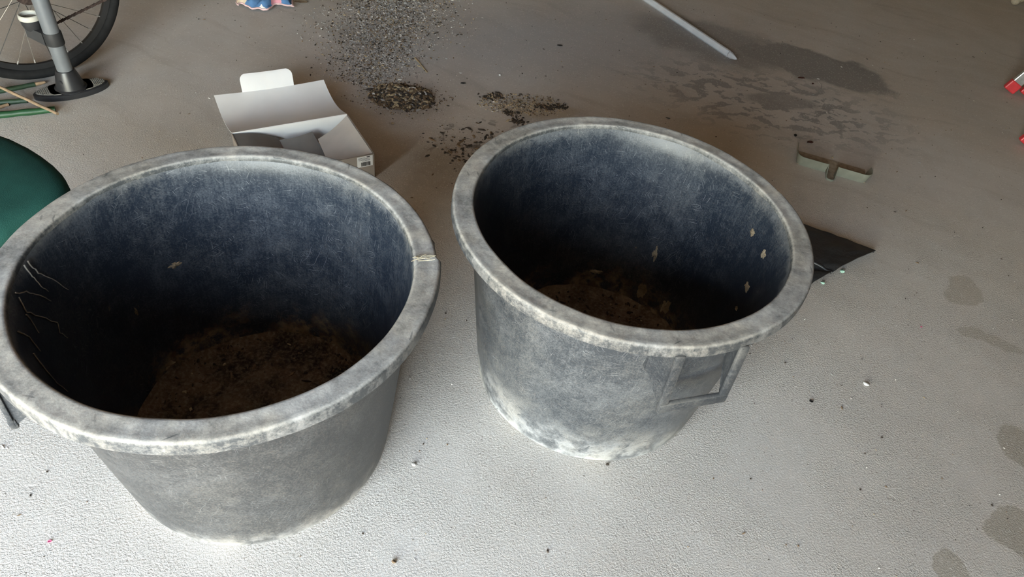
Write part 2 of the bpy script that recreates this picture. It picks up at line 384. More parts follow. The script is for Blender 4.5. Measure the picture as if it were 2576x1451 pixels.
M_web = tub_plastic('tub_web', (.024, .027, .032), (.30, .30, .295), .05, scr=.3, contrast=.3, rough=.45)
def make_tub(label, loc, R, wd, lip, Hh, Rb, skin, hang, crack=None, cracked=0):
    t = thing('plastic_tub', label, 'tub', (loc[0], loc[1], 0), 0, 'large black plastic tubs')
    wt = .007; ri = R - wd                                       # wall thickness, inner radius at the mouth
    def rw(z): return Rb + (ri + wt - .002 - Rb) * (z / Hh) ** .92   # outer wall radius
    prof = [(.0005, .004), (Rb - .03, .004), (Rb - .022, .0), (Rb - .008, .001), (rw(.012), .012)]; mi = [0] * 4
    for k in range(1, 13):
        z = .012 + (Hh - .016 - .012) * k / 12; prof.append((rw(z), z)); mi.append(0)
    prof.append((ri + .004, Hh - .004)); mi.append(0)
    prof.append((ri - .0008, Hh - .010)); mi.append(1)
    for k in range(1, 13):
        z = (Hh - .012) + (.045 - Hh + .012) * k / 12; prof.append((rw(z) - wt, z)); mi.append(1)
    rb2 = rw(.02) - wt
    for a in (30, 60, 90): prof.append((rb2 - .022 * (1 - math.cos(math.radians(a))) - .001, .038 - .024 * math.sin(math.radians(a)))); mi.append(1)
    prof += [(rb2 - .06, .013), (.0005, .015)]; mi += [1, 1, 1]; mi = mi[:len(prof)] + [1] * (len(prof) - len(mi))
    lathe('body', prof, [skin, M_t_in], t, 144, True, midx=mi)
    # rim: level flange, rounded inner bead, turned-down lip
    rp = [(ri - .001, Hh - .014), (ri - .0015, Hh - .006), (ri, Hh - .0022), (ri + .0025, Hh - .0004), (ri + .006, Hh)]
    for k in range(1, 6): rp.append((ri + .006 + (R - .007 - ri - .006) * k / 5, Hh - .0008 * math.sin(k / 5 * PI)))
    rp += [(R - .0045, Hh - .0007), (R - .002, Hh - .0025), (R - .0005, Hh - .0055), (R, Hh - .009), (R + .0005, Hh - lip + .003), (R, Hh - lip), (R - .0045, Hh - lip), (R - .005, Hh - .009), (ri + .012, Hh - .0085), (ri + .010, Hh - .014)]
    def rf(th, r, z):
        a = math.atan2(math.sin(th), math.cos(th)); wob = .0016 * noise.noise(Vector((math.cos(th) * 3, math.sin(th) * 3, R * 40)))
        dz = .0010 * noise.noise(Vector((math.cos(th) * 9, math.sin(th) * 9, r * 60))); dr = wob * 1.2
        if crack is not None:
            d = crack - a
            if 0 <= d < .35: dr += .0075 * (1 - d / .35) ** 1.5 * max(0, min(1, (r - ri) / (R - ri))); dz += -.003 * (1 - d / .35) * max(0, min(1, (r - ri) / (R - ri)))
        return dr, dz
    lathe('rim', rp, M_rim, t, 288, True, rfun=rf, sharp=50)
    # two loop handles moulded under the lip
    for ha in (hang, hang + PI):
        hw = .073; zt = Hh - lip + .004; zb = Hh - lip - .152; ro = R + .005; th = .0055
        def wallr(y, z): return math.sqrt(max(0, (rw(z) - .002) ** 2 - y * y))
        # front frame: two posts and the grip bar
        fr = bmesh.new()
        for s in (-1, 1):
            for (x0, z0), (x1, z1) in (((R - .003, zt), (R + .001, zt - .06)), ((R + .001, zt - .06), (ro, zb + .004))):
                mid = Vector(((x0 + x1) / 2, s * (hw - .004), (z0 + z1) / 2)); ln = math.hypot(x1 - x0, z1 - z0)
                M = Matrix.Translation(mid) @ Matrix.Rotation(math.atan2(x1 - x0, -(z0 - z1)) + PI, 4, 'Y')
                boxb(fr, (0, 0, 0), (.008, .020, ln + .004), .0022, M)
        boxb(fr, (ro - .001, 0, zb + .009), (.013, 2 * hw + .010, .024), .003)
        f = fromb('handle', fr, M_hand, t); autosmooth(f, 35); f.data.uv_layers.new(name='UVMap'); f.rotation_euler = (0, 0, ha)
        # side webs, arched away below
        for s in (-1, 1):
            bm = bmesh.new(); fl_ = .020                       # webs splay out towards the wall
            zw = Hh - lip - .090
            def yy(x): return s * (hw + fl_ * max(0, min(1, (ro - x) / .06)) ** 2.2)
            xw = wallr(hw + fl_, zw)
            outl = [(wallr(hw + fl_, zt), zt), ((wallr(hw + fl_, zt) + R) / 2, zt), (R - .004, zt), (R, zt - .04), (ro - .001, zb + .03), (ro - .001, zb)]
            for k in range(1, 13):
                q = k / 12; outl.append((ro - .010 - (ro - .010 - xw) * (1 - math.cos(q * PI / 2)) ** .8, zb + (zw - zb) * math.sin(q * PI / 2)))
            vv = [[bm.verts.new((x, yy(x) - o * s, z)) for x, z in outl] for o in (0, th)]
            n = len(outl)
            for L_ in vv: bm.faces.new(L_ if L_ is vv[0] else L_[::-1])
            bmesh.ops.triangulate(bm, faces=bm.faces[:])
            for k in range(n): bm.faces.new((vv[0][k], vv[0][(k + 1) % n], vv[1][(k + 1) % n], vv[1][k]))
            web = fromb('side_web', bm, M_web, f); autosmooth(web, 30); web.data.uv_layers.new(name='UVMap')
    return t
T1 = (-.5425, .9217); T2 = (.2418, 1.2822)
tub1 = make_tub('large black plastic tub at the lower left with a cracked dusty rim', T1, .4004, .0469, .0295, .550, .2964, M_t1_out, math.radians(-143), crack=math.radians(15))
tub2 = make_tub('large black plastic tub on the right with its loop handle facing front', T2, .408, .0479, .0262, .5563, .3035, M_t2_out, math.radians(-68))

# dried earth left in the tubs
CH = [simple('chip_dark', (.055, .043, .034), .9, .2), simple('chip_brown', (.17, .115, .07), .9, .2), simple('chip_tan', (.40, .31, .19), .9, .2), simple('chip_grey', (.36, .34, .32), .9, .2), simple('chip_pale', (.62, .59, .54), .85, .2)]
def soil_material(name, a, b):
    m = NT(name); o = m.obj(); n = m.noise(m.warp(o, 8, .1), 9, 7, .68); f = m.noise(o, 120, 4, .6)
    c = m.mix(m.ramp(n, .38, .62), a, b); c = m.mix(m.mul(m.sub(f, .45), .9), c, (.5, .42, .31))
    return m.fin(c, .95, .15, 0, m.bump(m.add(f, n), .8, .004))
M_soil1 = soil_material('dried_earth_dark', (.028, .022, .018), (.14, .10, .066)); M_soil2 = soil_material('dried_earth_tan', (.09, .066, .046), (.20, .145, .098))
def soil_disc(name, loc, r, mt, label, seed):
    vs = [(0, 0, .018)]; fs = []; S, K = 64, 22
    for k in range(1, K + 1):
        for q in range(S):
            a = 2 * PI * q / S; rr = r * k / K
            p = Vector((rr * math.cos(a), rr * math.sin(a), seed))
            h = .004 + .010 * max(0, noise.fractal(p * 9, 1.0, 2.0, 4)) + (.012 * max(0, noise.noise(p * 14)) if k > K - 5 else 0)
            if k >= K - 1: h += .006 * (k - K + 2) + .012 * max(0, noise.noise(p * 22))
            vs.append((p.x, p.y, .0155 + (h if k < K else 0.004 + h * 1.2)))
    for q in range(S): fs.append((0, 1 + q, 1 + (q + 1) % S))
    for k in range(K - 1):
        for q in range(S):
            a = 1 + k * S; fs.append((a + q, a + S + q, a + S + (q + 1) % S, a + (q + 1) % S))
    o = mesh(name, vs, fs, mt, None, True); o.location = (loc[0], loc[1], 0)
    it = []
    for _ in range(700):
        a = random.random() * 6.283; rr = r * (1 - abs(random.gauss(0, .16))) - .008
        if rr < .01: continue
        it.append((rr * math.cos(a), rr * math.sin(a), .020 + (.010 if rr > r * .93 else 0), random.choice((.003, .004, .006, .009)), .5, random.choices((0, 1, 2), (5, 4, .3))[0]))
    cr = chips('earth_crumbs', it, CH, o); cr['kind'] = 'stuff'
    return tag(o, label, 'soil', kind='stuff')
soil_disc('dried_soil', T1, .282, M_soil1, 'dark crust of dried earth on the floor of the left tub', 1.3)
soil_disc('dried_soil', T2, .289, M_soil2, 'tan crust of dried earth on the floor of the right tub', 7.7)

# roots and caked mud stuck to the inner walls
M_root = simple('dry_root', (.42, .38, .32), .8, .2, var=.2, vs=60)
M_mud = soil_material('caked_mud', (.20, .145, .09), (.42, .33, .215))
def tubpt(T, Hh, Rb, ri, ang, z, off=.0015):
    r = Rb + (ri + .005 - Rb) * (z / Hh) ** .92 - .007 - off
    return Vector((T[0] + r * math.cos(ang), T[1] + r * math.sin(ang), z))
G1 = (T1, .55, .2964, .4004 - .0469); G2 = (T2, .5563, .3035, .408 - .0479)
def wallhit(g, x, y):
    """point of the tub's inner wall seen at a measured place"""
    d = ray(x, y); T, Hh, Rb, ri = g; best = None
    for k in range(400):
        s = .6 + 2.4 * k / 400; p = CAMP + d * s
        if p.z < 0.02: break
        r = math.hypot(p.x - T[0], p.y - T[1]); wr = Rb + (ri + .005 - Rb) * (min(p.z, Hh) / Hh) ** .92 - .007
        if p.z < Hh - .01 and r > wr: best = p; break
    if best is None: return None
    return math.atan2(best.y - T[1], best.x - T[0]), best.z
roots = [[(45, 668), (75, 695), (95, 718), (118, 733)], [(66, 657), (90, 685), (125, 700), (168, 728)], [(38, 737), (62, 735), (95, 742), (122, 757)],
         [(42, 748), (62, 785), (100, 800), (140, 812), (150, 838), (165, 850)], [(40, 832), (70, 850), (98, 884)], [(82, 890), (110, 930), (140, 962), (168, 986)], [(60, 790), (72, 800), (96, 838)]]
RL = ['upper short pale root on the left inner wall of the left tub', 'topmost long pale root on the left inner wall of the left tub', 'nearly level pale root below the two upper ones in the left tub',
      'longest branching pale root midway down the left inner wall of the left tub', 'short faint root below the longest one in the left tub', 'lowest faint root deep on the left inner wall of the left tub', 'short faint root branching beside the longest one in the left tub']
for k, rt in enumerate(roots):
    hp = [wallhit(G1, *q) for q in rt]; hp = [h for h in hp if h]
    if len(hp) < 2: continue
    pts = []
    for (a0, z0), (a1, z1) in zip(hp, hp[1:]):
        for j in range(4):
            q = j / 4; pts.append(tubpt(*G1, a0 + (a1 - a0) * q + random.uniform(-.004, .004), z0 + (z1 - z0) * q + random.uniform(-.002, .002)))
    pts.append(tubpt(*G1, *hp[-1]))
    o = tube('dry_root', pts, [0.0011 * (1 - .6 * i / len(pts)) + .0003 for i in range(len(pts))], M_root, None, 5)
    tag(o, RL[k], 'root', 'dry roots in the left tub')
def mud_patch(g, x, y, wpx, hpx, label, rot=0, thick=.004):
    h = wallhit(g, x, y); h2 = wallhit(g, x + wpx, y); h3 = wallhit(g, x, y + hpx)
    if not h: return
    a0, z0 = h; T, Hh, Rb, ri = g
    dv = (h3[1] - z0) if h3 else -.02
    da = (h2[0] - a0) if h2 else .03
    vs = []; fs = []; S, K = 44, 5; seed = x * .13
    vs.append(tubpt(*g, a0, z0, thick))
    for k in range(1, K + 1):
        for q in range(S):
            t = 2 * PI * q / S; rr = (k / K) * (.9 + .55 * noise.noise(Vector((math.cos(t) * 1.5, math.sin(t) * 1.5, seed))) + .35 * noise.noise(Vector((math.cos(t) * 7, math.sin(t) * 7, seed))))
            ca, sa = math.cos(t) * rr, math.sin(t) * rr
            th = thick * (1 - (k / K) ** 2) * (.7 + .6 * noise.noise(Vector((ca * 4, sa * 4, seed)))) - (.0006 if k == K else 0)
            vs.append(tubpt(*g, a0 + da * (ca * math.cos(rot) - sa * math.sin(rot) * .4), max(.03, min(Hh - .02, z0 + dv * (sa + ca * math.sin(rot) * .5))), th))
    for q in range(S): fs.append((0, 1 + q, 1 + (q + 1) % S))
    for k in range(K - 1):
        for q in range(S): b = 1 + k * S; fs.append((b + q, b + S + q, b + S + (q + 1) % S, b + (q + 1) % S))
    o = mesh('caked_mud', vs, fs, M_mud, None, True); tag(o, label, 'mud', 'caked mud in the tubs')
for x, y, wp_, hp_, lb, rt in ((1650, 635, 7, 26, 'small upright smear of tan mud halfway down the right tub', 0), (1923, 638, 9, 24, 'pale mud fleck high on the right inside wall of the right tub', .3),
        (1882, 722, 10, 42, 'long tan mud streak low on the right inside wall of the right tub', .2), (1895, 585, 8, 14, 'palest mud dab near the right edge inside the right tub', 0),
        (1615, 730, 16, 26, 'lumpy tan mud patch beside the floor of the right tub', 0), (1440, 722, 42, 8, 'flat tan mud ledge at the back foot of the right tub', 0),
        (1500, 682, 16, 7, 'short tan mud smear above the back foot of the right tub', 0), (1675, 770, 14, 28, 'tan mud clump in the right floor corner of the right tub', 0), (1855, 775, 6, 26, 'thin tan mud streak beside the long one in the right tub', 0),
        (440, 665, 22, 5, 'crumbly tan mud line on the back wall of the left tub', .6), (342, 784, 5, 12, 'small tan mud dab low on the dark left side of the left tub', 0), (425, 915, 20, 16, 'brown root mat clump at the floor edge of the left tub', 0)):
    mud_patch((G1 if x < 1100 else G2), x, y, wp_, hp_, lb, rt)

# straw caught in the crack of the rim
M_straw = simple('straw', (.42, .37, .28), .8, .2, var=.2, vs=80)
st = thing('straw_tuft', 'pale straw fibres caught in the crack of the left tub rim', 'straw', (T1[0] + .375 * math.cos(.262), T1[1] + .375 * math.sin(.262), .551))
for k in range(9):
    a = .262 + PI / 2 * 0 + random.uniform(-.5, .5); L = random.uniform(.008, .020); o0 = Vector((random.uniform(-.012, .012), random.uniform(-.010, .006), .0012 + .0012 * k * .4))
    tube('fibre', [o0 - Vector((math.cos(a), math.sin(a), 0)) * L, o0 + Vector((0, 0, .002)), o0 + Vector((math.cos(a + .2), math.sin(a + .2), 0)) * L * .9 + Vector((0, 0, random.uniform(0, .004)))], .0008, M_straw, st, 5)

# ------------------------------------------------------------------ carton
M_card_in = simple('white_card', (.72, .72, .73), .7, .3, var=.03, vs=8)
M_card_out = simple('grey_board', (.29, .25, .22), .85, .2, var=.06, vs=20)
M_card_dark = simple('flap_dark_grey', (.20, .19, .185), .85, .2, var=.06, vs=20)  # darker grey than the outer board, for the left and inner flaps
M_label = simple('label_paper', (.80, .80, .80), .6, .3, var=.02)
M_ink = simple('print_ink', (.04, .04, .045), .6, .3, var=.05)
hl, hr, fr_ = at(583, 335, .10), at(873, 287, .10), at(928, 388, .10)
ex = (hr - hl).normalized(); ey = Vector((-ex.y, ex.x, 0)); BW = (hr - hl).length; BD = .273
box = thing('cardboard_box', 'open white lined cardboard box with raised lid behind the left tub', 'box', (hl.x, hl.y, 0), math.atan2(ex.y, ex.x))
def card(name, g, parent=box, t=.0022): return sheet(name, g, [M_card_in], parent, t)
Hb = .10
bmb = bmesh.new(); boxb(bmb, (BW / 2, -BD / 2, .0015), (BW, BD, .003)); fromb('bottom', bmb, M_card_in, box)
def panelwall(name, a, b):
    bm = bmesh.new(); d = Vector((b[0] - a[0], b[1] - a[1], 0)); L = d.length
    M = Matrix.Translation(((a[0] + b[0]) / 2, (a[1] + b[1]) / 2, Hb / 2)) @ Matrix.Rotation(math.atan2(d.y, d.x), 4, 'Z')
    boxb(bm, (0, 0, 0), (L, .003, Hb), 0, M); return bm
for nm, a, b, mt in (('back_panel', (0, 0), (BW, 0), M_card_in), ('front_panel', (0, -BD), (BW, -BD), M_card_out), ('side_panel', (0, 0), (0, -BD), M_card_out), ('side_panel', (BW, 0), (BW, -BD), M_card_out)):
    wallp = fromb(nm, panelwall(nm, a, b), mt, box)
    if nm == 'front_panel': front = wallp
# lid, bent, lying back and down behind the box, with its tuck flap standing up
LD = .272
def lidpt(u, v):                                             # u across, v 0..1 from the hinge
    return Vector((u * BW, v * LD * .985, Hb - .038 * math.sin(v * PI * .85) + .006 * v + .010 * math.sin(u * PI) * v * -.6 + .012 * v * v))
card('lid', [[lidpt(j / 12, i / 12) for j in range(13)] for i in range(13)])
fl = []
for i in range(9):
    q = i / 8; row = []
    inset = .018 * max(0, (q - .55) / .45) ** 2
    for j in range(13):
        u = .245 + (.715 - .245) * j / 12; p = lidpt(u, 1)
        uu = p.x + (inset if j == 0 else -inset if j == 12 else 0) * 1
        uu = (.245 * BW + inset) + (.47 * BW - 2 * inset) * j / 12
        row.append(Vector((uu, p.y + .016 * q + .008 * q * q, p.z + .060 * math.sin(q * 1.35) / math.sin(1.35))))
    fl.append(row)
card('tuck_flap', fl)
# inner flaps
inv = Matrix.Rotation(-math.atan2(ex.y, ex.x), 4, 'Z') @ Matrix.Translation((-hl.x, -hl.y, 0))
def bl(x, y, z): return inv @ at(x, y, z)
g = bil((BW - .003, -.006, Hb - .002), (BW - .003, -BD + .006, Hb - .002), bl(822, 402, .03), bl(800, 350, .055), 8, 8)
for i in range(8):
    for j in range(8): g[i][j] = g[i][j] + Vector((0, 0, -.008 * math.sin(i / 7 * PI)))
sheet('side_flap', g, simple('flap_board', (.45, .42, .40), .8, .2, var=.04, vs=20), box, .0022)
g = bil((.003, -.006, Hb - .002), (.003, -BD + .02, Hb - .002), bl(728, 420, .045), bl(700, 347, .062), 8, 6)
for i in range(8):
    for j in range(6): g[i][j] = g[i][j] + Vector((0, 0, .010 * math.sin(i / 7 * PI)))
sheet('side_flap', g, M_card_dark, box, .0022)
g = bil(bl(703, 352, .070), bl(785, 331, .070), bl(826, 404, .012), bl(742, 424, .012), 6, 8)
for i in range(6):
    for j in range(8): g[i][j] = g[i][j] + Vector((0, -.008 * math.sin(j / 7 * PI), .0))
sheet('inner_flap', g, M_card_dark, box, .0022)
# shipping label with bar code on the front panel
lb = bmesh.new(); lx0, lx1 = BW - .062, BW - .006
boxb(lb, ((lx0 + lx1) / 2, -BD - .0019, Hb - .024), (lx1 - lx0, .0006, .042)); lab = fromb('label', lb, M_label, front)
ink = bmesh.new(); x = lx0 + .014; random.seed(3)
while x < lx1 - .008:
    b_ = random.choice((.0006, .001, .0016)); boxb(ink, (x, -BD - .0024, Hb - .034), (b_, .0004, .016)); x += b_ + random.choice((.0006, .0009, .0013))
for zz, a0, a1 in ((.0085, .004, .028), (.0125, .004, .046), (.0165, .006, .044), (.0205, .018, .044)):
    x = lx0 + a0
    while x < lx0 + a1: L = random.uniform(.0012, .004); boxb(ink, (x + L / 2, -BD - .0024, Hb - zz), (L, .0004, .0013)); x += L + .0008
boxb(ink, (lx1 - .016, -BD - .0024, Hb - .0065), (.012, .0004, .003))
pr_ = fromb('bar_code', ink, M_ink, lab)

# ------------------------------------------------------------------ bicycle wheel side
M_tyre = simple('tyre_rubber', (.011, .011, .0115), .8, .2, var=.2, vs=40, bump=.3, bs=150)
M_black = simple('black_alloy', (.016, .016, .017), .4, .5, var=.1)
M_steel = simple('spoke_steel', (.42, .40, .37), .35, .5, .9, var=.1)
M_darksteel = simple('dark_spoke', (.05, .05, .05), .4, .5, .6, var=.1)
M_brass = simple('nipple_metal', (.75, .74, .72), .3, .5, .8, var=.05)
M_chain = simple('rusty_chain', (.075, .052, .045), .6, .4, .4, var=.4, vs=120)
YAW, LEAN = .987, -.033
bk = thing('bicycle', 'bicycle with black tyre and rim standing at the top left', 'bicycle', (-1.899, 2.333, 0), YAW)
bk.rotation_euler = (-LEAN * -1 if False else LEAN * -1, 0, YAW)
RC = .34
# local frame: x along the bicycle, y to the far side, z up
def ring(prof, seg=96):                                       # prof (radius, y) spun about the axle
    vs = []; fs = []; n = len(prof)
    for k in range(seg):
        t = 2 * PI * k / seg
        for r, y in prof: vs.append((r * math.cos(t), y, RC + r * math.sin(t)))
    for k in range(seg):
        for j in range(n):
            j2, k2 = (j + 1) % n, (k + 1) % seg; fs.append((k * n + j, k * n + j2, k2 * n + j2, k2 * n + j))
    return vs, fs
tp = [(.319 + .021 * math.cos(a) + (.0 if i % 2 else .0008), .021 * math.sin(a)) for i, a in enumerate([2 * PI * k / 16 for k in range(16)])]
v, f = ring(tp); tyre = mesh('tyre', v, f, M_tyre, bk, True)
v, f = ring([(.300, -.012), (.296, -.011), (.281, -.007), (.279, 0), (.281, .007), (.296, .011), (.300, .012), (.304, 0)]); rim_ = mesh('wheel_rim', v, f, M_black, bk, True); rim_.data.set_sharp_from_angle(angle=.6)
v, f = ring([(.012, -.045), (.020, -.035), (.028, -.030), (.028, -.027), (.014, -.022), (.014, .022), (.028, .027), (.028, .030), (.020, .035), (.012, .045)], 32); mesh('hub', v, f, M_black, bk, True)
NS = 28
for k in range(NS):
    t = 2 * PI * k / NS + .06; sd = -1 if k % 2 else 1; dr = 1 if (k // 2) % 2 else -1
    a = Vector((.281 * math.cos(t), sd * .003, RC + .281 * math.sin(t))); th_ = t + dr * 1.05
    b = Vector((.027 * math.cos(th_), sd * .0285, RC + .027 * math.sin(th_)))
    sp = tube('spoke', [a, b], .0011, M_steel if k % 3 else M_darksteel, bk, 6)
    tube('nipple', [a + (a - b).normalized() * .002, a + (b - a).normalized() * .014], [.0028, .0022], M_brass, sp, 6)
# chain run, derailleur cage and stay on the near side
pn = Vector((-math.sin(YAW), math.cos(YAW), 0)); p0 = Vector((-1.899, 2.333, 0)) - pn * .05
def loc_(v): return bk_inv @ v
bpy.context.view_layer.update(); bk_inv = bk.matrix_world.inverted()
c0, c1 = bk_inv @ onplane(128, 66, p0, pn), bk_inv @ onplane(268, -2, p0, pn)
cd = (c1 - c0).normalized(); up = Vector((0, 1, 0)).cross(cd).normalized()
bm = bmesh.new(); L = (c1 - c0).length + .35; n = int(L / .0127)
for i in range(n):
    p = c0 + cd * (.0127 * i)
    M = Matrix.Translation(p) @ Matrix((cd.to_4d(), Vector((0, 1, 0, 0)), up.to_4d(), Vector((0, 0, 0, 1)))).transposed()
    M[0][3], M[1][3], M[2][3] = p
    for r3 in range(3): M[3][r3] = 0
    M[3][3] = 1
    wv = .0055 if i % 2 else .0035
    for s in (-1, 1): boxb(bm, (.0063, s * wv * .6, 0), (.0150, .0014, .0085 if i % 2 else .0075), .0005, M)
    boxb(bm, (0, 0, 0), (.006, .0085, .006), .0012, M)
fromb('chain', bm, M_chain, bk)
d0 = bk_inv @ onplane(122, 40, p0, pn)
bm = bmesh.new()
for s in (-1, 1): boxb(bm, (d0.x, d0.y + s * .006, d0.z + .05), (.022, .002, .13), .0008)
boxb(bm, (d0.x - .01, d0.y + .012, d0.z + .12), (.03, .018, .05), .003)
fromb('derailleur', bm, M_black, bk)
# sprocket, stays, bottom of the frame (reaching up out of the picture)
v, f = ring([(.048, -.036), (.048, -.033), (.02, -.033), (.02, -.036)], 40); mesh('sprocket', v, f, M_chain, bk)
for s in (-1, 1):
    tube('chain_stay', [(0, s * .058, RC), (.2, s * .052, RC + .01), (.43, s * .03, RC + .02)], [.009, .010, .011], M_black, bk, 10)
    tube('seat_stay', [(0, s * .058, RC), (.12, s * .05, RC + .25), (.26, s * .02, RC + .52)], [.007, .008, .008], M_black, bk, 10)
tube('seat_tube', [(.43, 0, RC + .02), (.27, 0, RC + .60)], .016, M_black, bk, 12)
v, f = ring([(.085, -.052), (.085, -.048), (.06, -.048), (.06, -.052)], 48)
cr = mesh('chainring', [(a + .43, b, c_ + .03) for a, b, c_ in v], f, M_black, bk)

# ------------------------------------------------------------------ floor pump
M_pgrey = simple('pump_grey', (.155, .165, .175), .38, .5, .15, var=.06, vs=20)
M_pblack = simple('pump_black', (.020, .020, .022), .38, .5, var=.1)
M_band = simple('pump_band', (.024, .024, .025), .6, .4, var=.1)
M_tread = simple('pump_tread', (.19, .175, .15), .8, .3, var=.15, vs=60)
M_cream = simple('gauge_ring', (.50, .48, .42), .5, .4, var=.05)
M_dial = simple('gauge_dial', (.16, .13, .10), .5, .4, var=.2)
PB = Vector((-1.767, 2.236, 0)); PA = math.radians(43.5)
pump = thing('floor_pump', 'grey bicycle floor pump standing upright on a black oval foot', 'pump', PB, PA)
def lens(n, L, Wd, p=1.55): return [(L * math.cos(t) , Wd * math.copysign(abs(math.sin(t)) ** p, math.sin(t))) for t in [2 * PI * k / n for k in range(n)]]
def slab(name, outl, z0, z1, mt, parent, inset=.004):
    bm = bmesh.new(); n = len(outl)
    lv = [[bm.verts.new((x * s, y * s, z)) for x, y in outl] for z, s in ((z0, .99), (z0 + .003, 1), (z1 - .003, 1), (z1, 1 - inset / .06))]
    bm.faces.new(lv[0][::-1]); bm.faces.new(lv[-1])
    for a, b in zip(lv, lv[1:]):
        for k in range(n): bm.faces.new((a[k], a[(k + 1) % n], b[(k + 1) % n], b[k]))
    return autosmooth(fromb(name, bm, mt, parent), 40)
foot = slab('foot', lens(64, .128, .056, 1.25), 0, .022, M_pblack, pump)
for s in (-1, 1):
    o = []
    for k in range(25):
        t = -PI / 2.6 + k / 24 * 2 * PI / 2.6; o.append((s * (.118 * math.cos(t)), .045 * math.copysign(abs(math.sin(t)) ** 1.25, math.sin(t)) * 1.02))
    inner = [(s * (.062 + .012 * math.cos(q)), .040 * math.sin(q)) for q in [PI / 2 - k / 8 * PI for k in range(9)]]
    outl = o + inner
    if s < 0: outl = outl[::-1]
    bm = bmesh.new(); n = len(outl); lo = [bm.verts.new((x, y, .021)) for x, y in outl]; hi = [bm.verts.new((x, y, .0245)) for x, y in outl]
    bm.faces.new(hi); [bm.faces.new((lo[k], lo[(k + 1) % n], hi[(k + 1) % n], hi[k])) for k in range(n)]
    pad = fromb('tread_pad', bm, M_tread, foot)
    bm = bmesh.new()
    for i in range(7):
        for j in range(7):
            xx, yy = s * (.076 + i * .006), (j - 3) * .0075 + (i % 2) * .003
            if abs(yy) < .040 * (1 - ((abs(xx) - .06) / .062) ** 2): boxb(bm, (xx, yy, .0252), (.0038, .0048, .0022))
    fromb('tread_studs', bm, M_tread, pad)
def lz(name, prof, mt, parent, seg=40, loc=None, sharp=35):
    o = lathe(name, prof, mt, parent, seg, True, sharp=sharp)
    if loc is not None: o.location = loc
    return o
lz('collar', [(.001, .02), (.056, .02), (.056, .024), (.049, .028), (.045, .045), (.037, .078), (.0315, .093), (.0285, .094), (.001, .094)], M_pblack, pump)
lz('barrel', [(.001, .09), (.0265, .09), (.0265, .215), (.0265, .62), (.024, .63), (.001, .63)], M_pgrey, pump)
band = lz('clamp_band', [(.0262, .192), (.0295, .192), (.0305, .196), (.0305, .234), (.0295, .238), (.0262, .238)], M_band, pump)
fb = bmesh.new(); bmesh.ops.create_cone(fb, cap_ends=True, segments=16, radius1=.009, radius2=.009, depth=.004, matrix=Matrix.Rotation(PI / 2, 4, 'X') @ Matrix.Translation((0, 0, 0)))
bmesh.ops.rotate(fb, verts=fb.verts, cent=(0, 0, 0), matrix=Matrix.Rotation(-.9, 3, 'Z')); bmesh.ops.translate(fb, verts=fb.verts, vec=(-.034, -.036 + .01, .058)); bmesh.ops.translate(fb, verts=fb.verts, vec=(.004, 0, 0)); autosmooth(fromb('button', fb, M_pblack, pump), 40)
# gauge carried on a bracket to the left
gdw = Matrix.Rotation(-PA, 3, 'Z') @ Vector((-.96, -.05, 0)).normalized()
gc = gdw * .062 + Vector((0, 0, .272))
bm = bmesh.new(); nst = 7; rows = []
for i in range(nst):
    q = i / (nst - 1); c_ = gdw * (.024 + .052 * q) + Vector((0, 0, 0.214 + .026 * q)); sd_ = Vector((-gdw.y, gdw.x, 0)); hw_ = .022 + .004 * q; hh = .023 - .003 * q
    rows.append([bm.verts.new(c_ + sd_ * a * hw_ + Vector((0, 0, b * hh))) for a, b in ((-1, -1), (1, -1), (1, 1), (-1, 1))])
bm.faces.new(rows[0]); bm.faces.new(rows[-1][::-1])
for a, b in zip(rows, rows[1:]):
    for k in range(4): bm.faces.new((a[k], a[(k + 1) % 4], b[(k + 1) % 4], b[k]))
autosmooth(fromb('gauge_bracket', bm, M_band, pump), 30)
gz = lz('gauge_cup', [(.001, -.042), (.022, -.042), (.031, -.014), (.032, .006), (.001, .006)], M_band, pump, loc=gc)
gr = lz('gauge_bezel', [(.0255, .004), (.0335, .004), (.0345, .008), (.0335, .019), (.030, .0215), (.0265, .019), (.0255, .012)], M_cream, pump, 48, loc=gc)
lz('gauge_face', [(.001, .004), (.026, .004), (.026, .0085), (.001, .0085)], M_dial, pump, loc=gc)
lz('handle_stem', [(.001, .62), (.008, .62), (.008, .80), (.001, .80)], M_steel, pump, 16)
tube('pump_handle', [(-.13, 0, .80), (-.05, 0, .805), (.05, 0, .805), (.13, 0, .80)], [.013, .017, .017, .013], M_pblack, pump, 12)

# ------------------------------------------------------------------ garden canes beside the pump
M_gcane = simple('green_coating', (.012, .055, .020), .5, .4, var=.2, vs=40)
M_gcane2 = simple('dull_green_coating', (.022, .045, .022), .55, .4, var=.2, vs=40)
M_wood = simple('bare_cane', (.36, .24, .14), .8, .2, var=.25, vs=50)
M_cane = simple('brown_cane', (.27, .19, .12), .8, .2, var=.25, vs=50)
def cane(name, pa, pb, r, mt, label, tip=None, group='garden canes'):
    a, b = Vector(pa), Vector(pb); d = (a - b).normalized(); far = b + d * ((a - b).length + .10)
    t = thing(name, label, 'cane', (b.x, b.y, 0), 0, group); o = Vector((b.x, b.y, 0))
    pts = [b - o + d * ((far - b).length * i / 10) + Vector((0, 0, .0008 * math.sin(i * 2.1))) for i in range(11)]
    rad = [r * (1.12 if i in (3, 6, 9) else 1) for i in range(11)]
    s = tube('shaft', pts, rad, mt, t, 10)
    if tip: tube('bare_tip', [pts[0] + d * .01, pts[0] - d * tip * .5, pts[0] - d * tip + Vector((0, 0, .001))], [r * .8, r * .75, r * .45], M_wood, t, 8)
    return t
cane('garden_cane', at(0, 229, .009), at(88, 212, .009), .0085, M_gcane2, 'dull green cane with a bare tan tip nearest the bicycle tyre', .035)
cane('garden_cane', at(0, 258, .009), at(68, 253, .009), .0090, M_gcane2, 'dull green cane ending at the left tip of the pump foot')
